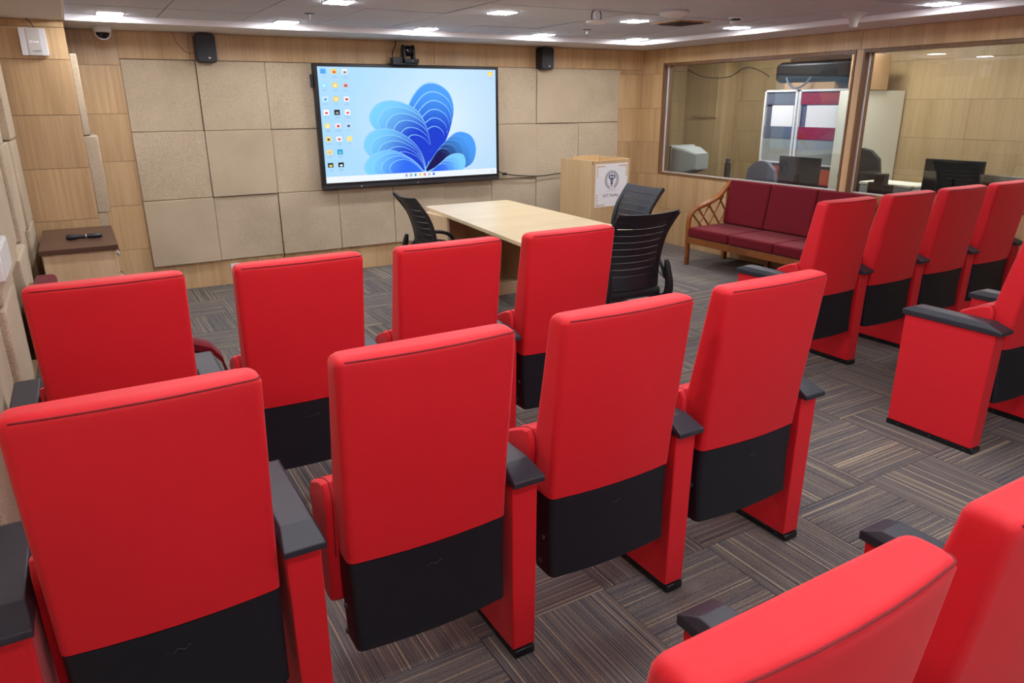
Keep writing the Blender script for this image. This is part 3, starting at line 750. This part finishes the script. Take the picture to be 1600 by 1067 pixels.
# ================================================================== OFFICE CHAIRS
def office_chair(label):
    t = thing('office_chair', label, 'office chair')
    finish('seat', box((-.235, -.22, .43), (.235, .25, .50), .03, 3), 'blackmesh', t)
    # backrest: side stiles, top and bottom rails and slats that curve around the sitter
    zt, zb = 1.0, .50
    def P(u, f):   # u -1..1 across, f 0..1 up
        w_ = .205+.025*f; z = zb+(zt-zb)*f+.012*abs(u)**2*f
        y = -.225-.015*math.sin(f*math.pi)*-1-.13*f**2.2+.045*u*u-.035*abs(u)**3*max(0, f-.7)*3
        return Vector((u*w_, y, z))
    def strip(f0, f1, u0=-1, u1=1, n=10, th=.012):
        bm = bmesh.new(); rings = []
        for k in range(n+1):
            u = u0+(u1-u0)*k/n; a, b = P(u, f0), P(u, f1)
            rings.append([a+Vector((0, -th/2, 0)), b+Vector((0, -th/2, 0)), b+Vector((0, th/2, 0)), a+Vector((0, th/2, 0))])
        return add_loft(bm, rings)
    bk = finish('backrest', strip(.90, 1.0, th=.018), 'blackmesh', t)
    finish('lower_rail', strip(0, .178, th=.016), 'blackmesh', bk)
    fs = [.19, .28, .37, .46, .55, .64, .73, .82]
    for f in fs: finish('slat', strip(f-.006, f+.076), 'blackmesh', bk)
    for s_ in (-1, 1):
        bm = bmesh.new(); rings = []
        for k in range(15):
            f = k/14; c_ = P(s_*.95, f); c_.z = zb+(zt-zb)*f; rings.append([c_+Vector((dx, dy, 0)) for dx, dy in ((-.02, -.011), (.02, -.011), (.02, .011), (-.02, .011))])
        finish('stile', add_loft(bm, rings), 'blackmesh', bk)
        # bracket that carries the back, and the looped arm
        finish('back_bracket', tube(smoothpts([(s_*.20, -.10, .43), (s_*.235, -.24, .42), (s_*.245, -.275, .50), (s_*.235, -.262, .62), (s_*.23, -.25, .68)]), [.022, .024, .026, .028, .03, .031, .032, .032, .032, .031, .03, .029, .028, .027, .026, .025, .024, .023, .022, .021, .02, .018, .016, .014, .012], 8), 'black', t)
        arm = finish('armrest', tube(smoothpts([(s_*.245, -.235, .56), (s_*.27, -.12, .655), (s_*.275, .02, .668), (s_*.272, .12, .64), (s_*.262, .165, .57), (s_*.24, .15, .48), (s_*.20, .10, .44)]), .015, 8), 'black', t)
        finish('arm_brace', tube(smoothpts([(s_*.25, -.225, .55), (s_*.268, -.05, .60), (s_*.27, .08, .59), (s_*.262, .16, .55)]), .009, 6), 'black', arm)
    finish('gas_column', lathe([(.03, .09), (.03, .25), (.018, .25), (.018, .43)], 16), 'darkgrey', t)
    bm = bmesh.new(); add_box(bm, (-.09, -.09, .405), (.09, .09, .432), .005); finish('seat_mechanism', bm, 'black', t)
    base = finish('star_base', lathe([(.04, .065), (.045, .10), (.035, .115)], 16), 'black', t)
    for k in range(5):
        a = 2*math.pi*k/5+.3; c_, s_ = math.cos(a), math.sin(a)
        finish('base_spoke', tube([(c_*.03, s_*.03, .095), (c_*.16, s_*.16, .085), (c_*.27, s_*.27, .066)], [.02, .016, .011], 6), 'black', base)
        bm = lathe([(.024, -.02), (.027, -.014), (.027, .014), (.024, .02)], 14)
        bmesh.ops.rotate(bm, verts=bm.verts, matrix=Matrix.Rotation(R(90), 3, 'X')); bmesh.ops.rotate(bm, verts=bm.verts, matrix=Matrix.Rotation(a+1.2, 3, 'Z'))
        finish('caster', bm, 'black', base, (c_*.27, s_*.27, .027))
    return t
oc = office_chair('black mesh office chair behind the red chairs, its slotted back towards the camera at the near end of the table')
oc['label'] = 'black slatted office chair at the near end of the table, back turned to the camera'
oc.location = (2.985, 3.735, 0); oc.rotation_euler = (0, 0, R(-3)); oc['group'] = 'black slatted office chairs at the table'
o = copy_tree(oc); o.location = (3.60, 4.59, 0); o.rotation_euler = (0, 0, R(88)); o['label'] = 'black slatted office chair at the right side of the table, before the lectern'
o = copy_tree(oc); o.location = (2.37, 5.03, 0); o.rotation_euler = (0, 0, R(-93)); o['label'] = 'black slatted office chair at the left side of the table, below the display, seen edge-on'

# ================================================================== SOFA
sf = thing('sofa', 'wooden three-seat sofa with maroon cushions along the window wall', 'sofa', (5.42, 5.62, 0))
# local: x depth (0 front .. .66 at wall), y runs negative along the sofa
LS = 1.76
def sofa_arm(sy, parent):
    a = finish('arm_frame', tube(smoothpts([(.03, sy, 0), (.025, sy, .22), (.02, sy, .44), (.05, sy, .545), (.15, sy, .60), (.30, sy, .64), (.44, sy, .70), (.54, sy, .79), (.60, sy, .84)], 4), .027, 10), 'teak', parent)
    finish('rear_leg', box((.56, sy-.022, 0), (.61, sy+.022, .84), .008), 'teak', parent)
    finish('lower_rail', box((.03, sy-.015, .37), (.58, sy+.015, .40), .005), 'teak', a)
    for p0, p1 in (((.07, .53), (.20, .40)), ((.15, .58), (.31, .40)), ((.16, .40), (.31, .62)), ((.29, .62), (.47, .40)), ((.31, .40), (.50, .70)), ((.44, .68), (.56, .52)), ((.48, .42), (.57, .60))):
        finish('lattice_bar', tube([(p0[0], sy, p0[1]), (p1[0], sy, p1[1])], .010, 6), 'teak', a)
sofa_arm(-.02, sf); sofa_arm(-LS+.02, sf)
finish('front_rail', box((.0, -LS+.03, .235), (.035, -.03, .305), .006), 'teak', sf)
finish('rear_rail', box((.57, -LS+.03, .20), (.60, -.03, .30), .006), 'teak', sf)
finish('rear_rail', box((.575, -LS+.03, .74), (.605, -.03, .79), .006), 'teak', sf)
finish('middle_leg', box((.25, -LS/2-.025, 0), (.30, -LS/2+.025, .26), .006), 'teak', sf)
finish('seat_deck', box((.03, -LS+.04, .27), (.58, -.04, .302), .004), 'teak', sf)
cw = (LS-.10)/3
for k in range(3):
    y1 = -.05-cw*k; y0 = y1-cw
    finish('seat_cushion', box((-.012, y0+.003, .306), (.56, y1-.003, .408), .022, 3), 'maroon', sf)
    mt = Matrix.Translation((.565, 0, .40)) @ Matrix.Rotation(R(9), 4, 'Y') @ Matrix.Translation((-.565, 0, -.40))
    finish('back_cushion', box((.47, y0+.003, .40), (.565, y1-.003, .86), .022, 3, mt), 'maroon', sf)

# second sofa, back against the left wall, nearly all hidden behind the front left chair
ac = thing('small_sofa', 'small maroon sofa against the left wall behind the front left red chair, mostly hidden', 'sofa', (0, 0, 0))
for y in (3.26, 4.80):
    a = finish('arm_frame', tube(smoothpts([(.37, y, 0), (.375, y, .35), (.365, y, .55), (.29, y, .62), (.1, y, .625), (-.22, y, .62)], 4), .022, 8), 'teak', ac)
    if y < 4: finish('arm_pad', add_loft(bmesh.new(), [[(x+dx*w_, y+s2*.05, z+dz) for s2, dz in ((-1, 0), (-1, .028), (-.6, .04), (.6, .04), (1, .028), (1, 0))] for x, z, w_, dx in ((-.2, .635, 1, 0), (.1, .650, 1, 0), (.30, .648, 1, 0), (.365, .62, 1, .0), (.395, .57, 1, .01), (.405, .50, 1, .015))]), 'maroon', ac)
finish('back_frame', box((-.355, 4.28, .2), (-.325, 4.82, .70), .006), 'teak', ac)
finish('seat_frame', box((-.33, 3.29, .25), (.33, 4.77, .31), .006), 'teak', ac)
for k in range(2):
    y0 = 3.31+.735*k
    if k: finish('back_cushion', box((-.322, 4.29, .42), (-.215, 4.79, .745), .025, 3), 'maroon', ac)
    finish('seat_cushion', box((-.2, y0, .315), (.33, y0+.725, .42), .025, 3), 'maroon', ac)

# ================================================================== SIDE CABINET
cb = thing('side_cabinet', 'small maple drawer cabinet with dark brown top in the left corner', 'cabinet')
finish('top_board', box((-.325, 5.565, .715), (.140, 6.535, .748), .002), 'darktop', cb)
finish('carcass', box((-.31, 5.59, .0), (.105, 6.52, .715), .002), 'maple2', cb)
yd = [5.60, 5.905, 6.21, 6.51]
for k, (z0, z1) in enumerate(((.55, .705), (.36, .545), (.03, .355))):
    d = finish('drawer', box((.105, 5.60, z0), (.125, 6.51, z1), .003), 'maple2', cb)
    finish('handle', tube(smoothpts([(.125, 5.98, (z0+z1)/2), (.15, 5.99, (z0+z1)/2), (.15, 6.11, (z0+z1)/2), (.125, 6.12, (z0+z1)/2)], 4), .006, 8), 'chrome', d)
    if k < 2:
        bm = lathe([(.009, 0), (.009, .018), (.006, .02)], 12); bmesh.ops.rotate(bm, verts=bm.verts, matrix=Matrix.Rotation(R(90), 3, 'Y'))
        finish('lock', bm, 'chrome', d, (.125, 5.66, z1-.04))
mc = thing('microphone', 'black handheld microphone lying on the dark cabinet top', 'microphone', (-.06, 5.92, .749), R(3))
def xlathe(prof, n=18):
    bm = lathe(prof, n); bmesh.ops.rotate(bm, verts=bm.verts, matrix=Matrix.Rotation(R(90), 3, 'Y')); return bm
finish('body', xlathe([(.010, -.02), (.0135, -.01), (.017, .05), (.018, .10), (.012, .118)]), 'black', mc, (0, 0, .019))
finish('grille_head', xlathe([(.012, -.105), (.019, -.095), (.0215, -.08), (.0205, -.055), (.016, -.03), (.0135, -.012)]), 'blackmesh', mc, (0, 0, .0215))
finish('ring', xlathe([(.0142, .012), (.0155, .014), (.0155, .022), (.0142, .024)]), 'steel', mc, (0, 0, .019))

# wall fittings on the left
ap = thing('wireless_access_point', 'flat white wireless access point on the wood column', 'access point', (-.14, 6.585, 2.09))
finish('body', prism([(x, z) for x, z in rrect(-.083, .083, -.093, .093, .006, 2)], -.02, .014, 'y', .004), 'white', ap)
finish('centre_band', box((-.038, -.0225, -.09), (.045, -.019, .09), .0015), 'offwhite', ap)
text('D-Link', .021, emis('logo_white', (255, 255, 255), .5), ap, (.005, -.0235, 0), (R(90), 0, 0))
text('wireless N', .011, 'ink', ap, (.015, -.0235, -.062), (R(90), 0, 0))
tag(finish('access_point_cable', tube(smoothpts([(-.122, 6.585, 2.184), (-.128, 6.58, 2.205), (-.145, 6.575, 2.23), (-.165, 6.58, 2.25)]), .003, 6), 'cable'), 'thin black cable running up from the access point to the ceiling', 'cable')
bx = thing('white_switch_box', 'white plastic box on the left wall fabric panels, cut by the picture edge', 'switch box', (-.375, 3.78, 0))
finish('body', box((-.02, -.22, .96), (.035, .155, 1.10), .006), 'white', bx)
finish('lid', box((.033, -.21, .97), (.039, .145, 1.09), .002), 'offwhite', bx)

# ================================================================== CEILING DEVICES
dm = thing('dome_camera', 'white dome security camera under the ceiling edge at the left', 'security camera', (.33, 6.99, ZS))
finish('housing', lathe([(.068, 0), (.068, -.02), (.062, -.036), (.05, -.045)], 28), 'white', dm)
bm = lathe([(.050, -.040), (.048, -.062), (.038, -.082), (.022, -.094), (.006, -.098)], 28); finish('dome_glass', bm, 'glassdark', dm)
finish('sun_shield', add_tube(bmesh.new(), [(.056*math.cos(a), -.012+.03*math.sin(a)*0-.02, -.04-.056*math.sin(a)) for a in [math.pi*k/16 for k in range(17)]], .004, 6), 'white', dm)
an = thing('ceiling_antenna', 'white disc hanging from the ceiling on a stub with two black cables', 'antenna', (3.40, 4.58, ZC))
finish('stub', lathe([(.026, 0), (.024, -.004), (.020, -.008), (.020, -.066)], 18), 'white', an)
finish('disc', lathe([(.03, -.064), (.072, -.072), (.076, -.082), (.06, -.09), (.02, -.092)], 28), 'white', an)
for s_ in (-1, 1): finish('cable', tube(smoothpts([(s_*.022, 0, 0), (s_*.04, .0, -.02), (s_*.042, 0, -.05), (s_*.034, 0, -.072)]), .004, 6), 'cable', an)
da = thing('ceiling_access_point', 'round white dome device on the ceiling between two lights', 'access point', (3.96, 4.38, ZC))
finish('dome', lathe([(.105, 0), (.11, -.012), (.10, -.026), (.07, -.036), (.02, -.04)], 32), 'white', da)
sd = thing('smoke_detector', 'small white smoke detector on the ceiling near the right bulkhead', 'smoke detector', (4.64, 4.42, ZC))
finish('base_plate', lathe([(.058, 0), (.058, -.012), (.05, -.014)], 24), 'white', sd)
finish('vent_ring', lathe([(.036, -.014), (.036, -.034), (.03, -.036)], 24), 'black', sd)
finish('cap', lathe([(.044, -.030), (.046, -.038), (.036, -.050), (.01, -.054)], 24), 'white', sd)
hs = thing('ceiling_sounder', 'white trumpet-shaped fitting hanging below the ceiling edge at the right', 'ceiling fitting', (5.24, 3.80, ZC))
finish('trumpet', lathe([(.092, 0), (.090, -.010), (.066, -.022), (.042, -.042), (.032, -.07), (.028, -.10), (.02, -.106)], 30), 'offwhite', hs)
for (x, y), lab in (((1.64, 5.72), 'small sprinkler head on the ceiling between the left lights'), ((4.19, 5.78), 'small sprinkler head on the ceiling before the right loudspeaker')):
    t = thing('sprinkler', lab, 'sprinkler', (x, y, ZC), 0, 'ceiling sprinklers')
    finish('escutcheon', lathe([(.04, 0), (.038, -.004), (.02, -.006)], 20), 'darkgrey', t)
    finish('stem', lathe([(.009, -.004), (.009, -.035), (.005, -.036), (.005, -.05)], 12), 'steel', t)
    finish('deflector', lathe([(.016, -.05), (.018, -.053), (.004, -.054)], 14), 'steel', t)
vt = thing('ceiling_vent', 'square tan air vent in the ceiling behind the hanging devices', 'vent', (4.53, 4.92, ZC))
finish('frame', prism([(-.17, -.17), (.17, -.17), (.17, .17), (-.17, .17)], -.008, .0, bev=.002), 'card', vt)
for k in range(7):
    finish('slat', box((-.13, -.125+k*.04, -.016), (.13, -.105+k*.04, -.009), .001), 'grid', vt)

# ================================================================== CONTROL ROOM CONTENT
dk = thing('control_desk', 'dark desk running below the control room windows', 'desk')
finish('desk_top', box((XR+.14, 2.2, .72), (6.86, 7.6, .75), .003), 'darkgrey', dk)
for y in (2.25, 4.8, 7.5): finish('leg_panel', box((XR+.16, y, 0), (6.82, y+.03, .72)), 'darkgrey', dk)
# CRT
ct = thing('crt_monitor', 'old grey tube monitor behind the far end of the window', 'monitor', (6.62, 6.98, .75))
finish('bezel', box((-.2, .02, .03), (.2, .07, .39), .012), 'crt', ct)
finish('screen_face', box((-.16, .065, .07), (.16, .075, .35), .004), 'glassdark', ct)
finish('tube_housing', add_loft(bmesh.new(), [[(x*s_, y, .21+z*s_) for x, z in rrect(-.19, .19, -.17, .17, .04, 3)] for y, s_ in ((.02, 1), (-.12, .93), (-.24, .7), (-.32, .55))]), 'crt', ct)
finish('foot', lathe([(.13, 0), (.12, .02), (.06, .035)], 20), 'crt', ct)
bt = thing('bottle', 'dark upright flask on the sill inside the control room window', 'bottle', (6.42, 6.05, .75))
finish('body', lathe([(.033, 0), (.034, .01), (.034, .22), (.026, .245)], 18), 'black', bt)
finish('cap', lathe([(.025, .245), (.025, .285), (.02, .288)], 18), 'darkgrey', bt)
def monitor(x, y, w_, h_, zc, label, rz, m='black'):
    t = thing('monitor', label, 'monitor', (x, y, .75), rz)
    finish('casing', box((-w_/2, -.015, zc-.75-h_/2), (w_/2, .03, zc-.75+h_/2), .006), m, t)
    finish('screen_face', box((-w_/2+.015, .028, zc-.75-h_/2+.02), (w_/2-.015, .033, zc-.75+h_/2-.015)), 'glassdark', t)
    finish('stand_neck', box((-.03, -.03, .01), (.03, -.01, zc-.75), .004), 'black', t)
    finish('stand_foot', box((-.12, -.09, 0), (.12, .07, .015), .005), 'black', t)
    return t
monitor(6.55, 5.18, .50, .34, .93, 'back of a dark monitor standing behind the first window, before the cabinet', R(-90), 'darkgrey')
monitor(6.55, 3.58, .50, .31, 1.01, 'wide black monitor seen from behind through the second window', R(-90))
monitor(6.7, 3.22, .45, .26, .92, 'silver-edged monitor showing just above the right row of red chairs', R(-90), 'steel')
def task_chair(x, y, z, label, m='black', rz=0):
    t = thing('task_chair', label, 'office chair', (x, y, 0), rz)
    pl = [(-.21, 0), (.21, 0), (.24, .25), (.2, .45), (.1, .53), (0, .55), (-.1, .53), (-.2, .45), (-.24, .25)]
    finish('backrest', prism([(a, z-.55+b) for a, b in pl], -.03, .03, 'y', .012, 2), m, t)
    finish('seat', box((-.24, .03, .42), (.24, .48, .50), .03, 3), m, t)
    finish('post', lathe([(.03, .05), (.03, .42)], 12), 'darkgrey', t)
    b_ = finish('base', lathe([(.28, .02), (.29, .04), (.05, .08)], 10), 'black', t)
    finish('back_support', box((-.03, -.05, .40), (.03, -.02, .75), .005), 'black', t)
task_chair(7.24, 6.26, .97, 'grey-blue desk chair behind the first window beside the flask', 'greybin', R(90))
task_chair(6.98, 4.76, 1.2, 'tall black desk chair between the two windows', 'blackmesh', R(90))
# printer, small boxes
pr_ = thing('printer', 'low white and grey printer on the desk behind the second window', 'printer', (6.66, 4.12, .75))
finish('body', box((-.16, -.22, 0), (.16, .3, .14), .02, 3), 'crt', pr_)
finish('lid', box((-.165, -.225, .14), (.165, .305, .168), .01), 'cream', pr_)
kb = thing('desk_speaker', 'black stepped desk equipment standing behind the second window', 'equipment', (6.36, 4.10, .75))
finish('tower', box((-.04, -.04, 0), (.04, .055, .27), .004), 'black', kb)
finish('side_box', box((-.04, .055, 0), (.04, .11, .19), .004), 'black', kb)
finish('side_box', box((-.04, -.10, 0), (.04, -.04, .17), .004), 'black', kb)
# tall wall cabinet with white frames
wcb = thing('display_cabinet', 'tall cabinet with white frames and red interior behind the first window', 'cabinet', (7.6, 5.36, 0))
YW = 1.27
finish('carcass', box((.02, 0, 0), (.38, YW, 1.78), .004), 'greybin', wcb)
for a, b in ((0, .755), (.775, YW)):
    bm = bmesh.new()
    for lo, hi in (((a, .92), (a+.028, 1.79)), ((b-.028, .92), (b, 1.79)), ((a, 1.765), (b, 1.79)), ((a, .92), (b, .94))): add_box(bm, (-.015, lo[0], lo[1]), (.02, hi[0], hi[1]), .002)
    dr = finish('door_frame', bm, 'white', wcb)
    finish('red_panel', box((.0, a+.03, 1.62), (.018, b-.03, 1.762)), 'redcab' if a == 0 else 'greybin', dr)
    finish('red_panel', box((.0, a+.03, 1.22), (.018, b-.03, 1.36)), 'redcab' if a == 0 else 'greybin', dr)
    finish('paper_sheet', box((.004, a+.05, 1.362), (.016, b-.12, 1.61)), 'paper', dr)
    finish('lower_panel', box((.004, a+.03, .945), (.018, b-.03, 1.215)), 'crt', dr)
    finish('drawer', box((-.005, a+.02, .70), (.02, b-.02, .88), .003), 'orange', wcb)
bg = thing('black_bag', 'long black bag lying on top of the cabinet behind the first window', 'bag', (7.78, 5.5, 1.79))
finish('body', add_loft(bmesh.new(), [[(x*s_, y, .20+z*s_) for x, z in rrect(-.15, .15, -.12, .12, .05, 3)] for y, s_ in ((.0, .75), (.05, 1), (.5, 1.0), (.98, 1), (1.05, .8))]), 'black', bg)
finish('strap', tube(smoothpts([(-.155, .50, .14), (-.18, .58, .05), (-.185, .68, .015), (-.18, .78, .05), (-.155, .86, .14)]), .012, 6), 'greybin', bg)
finish('carton', box((-.12, .2, 0), (.14, .9, .08), .003), 'card', bg)
lk = thing('steel_locker', 'narrow cream cupboard side behind the second window', 'cupboard', (7.27, 5.0, 0))
finish('body', box((0, .02, 0), (.7, .33, 1.76), .006), 'cream', lk)
cbx = thing('cardboard_box', 'brown cardboard box with printed stickers on top of the cream cupboard', 'box', (7.3, 5.0, 1.765))
finish('body', box((0, .0, 0), (.3, .26, .36), .004), 'card', cbx)
for z0, y0, y1, z1 in ((.22, .11, .17, .31), (.12, .10, .16, .19), (.03, .04, .10, .15)): finish('sticker', box((-.003, y0, z0), (.0, y1, z1)), 'white', cbx)
text('!', .05, 'ink', cbx, (-.0045, .14, .265), (R(90), 0, R(-90)))
tag(finish('hanging_cable', tube(smoothpts([(7.45, 7.9, 2.08), (7.45, 7.6, 1.98), (7.5, 7.2, 1.96), (7.55, 6.95, 2.07), (7.6, 6.75, 2.02), (7.62, 6.62, 1.95)]), .006, 6), 'cable'), 'black cable looping across the wall behind the first window', 'cable')
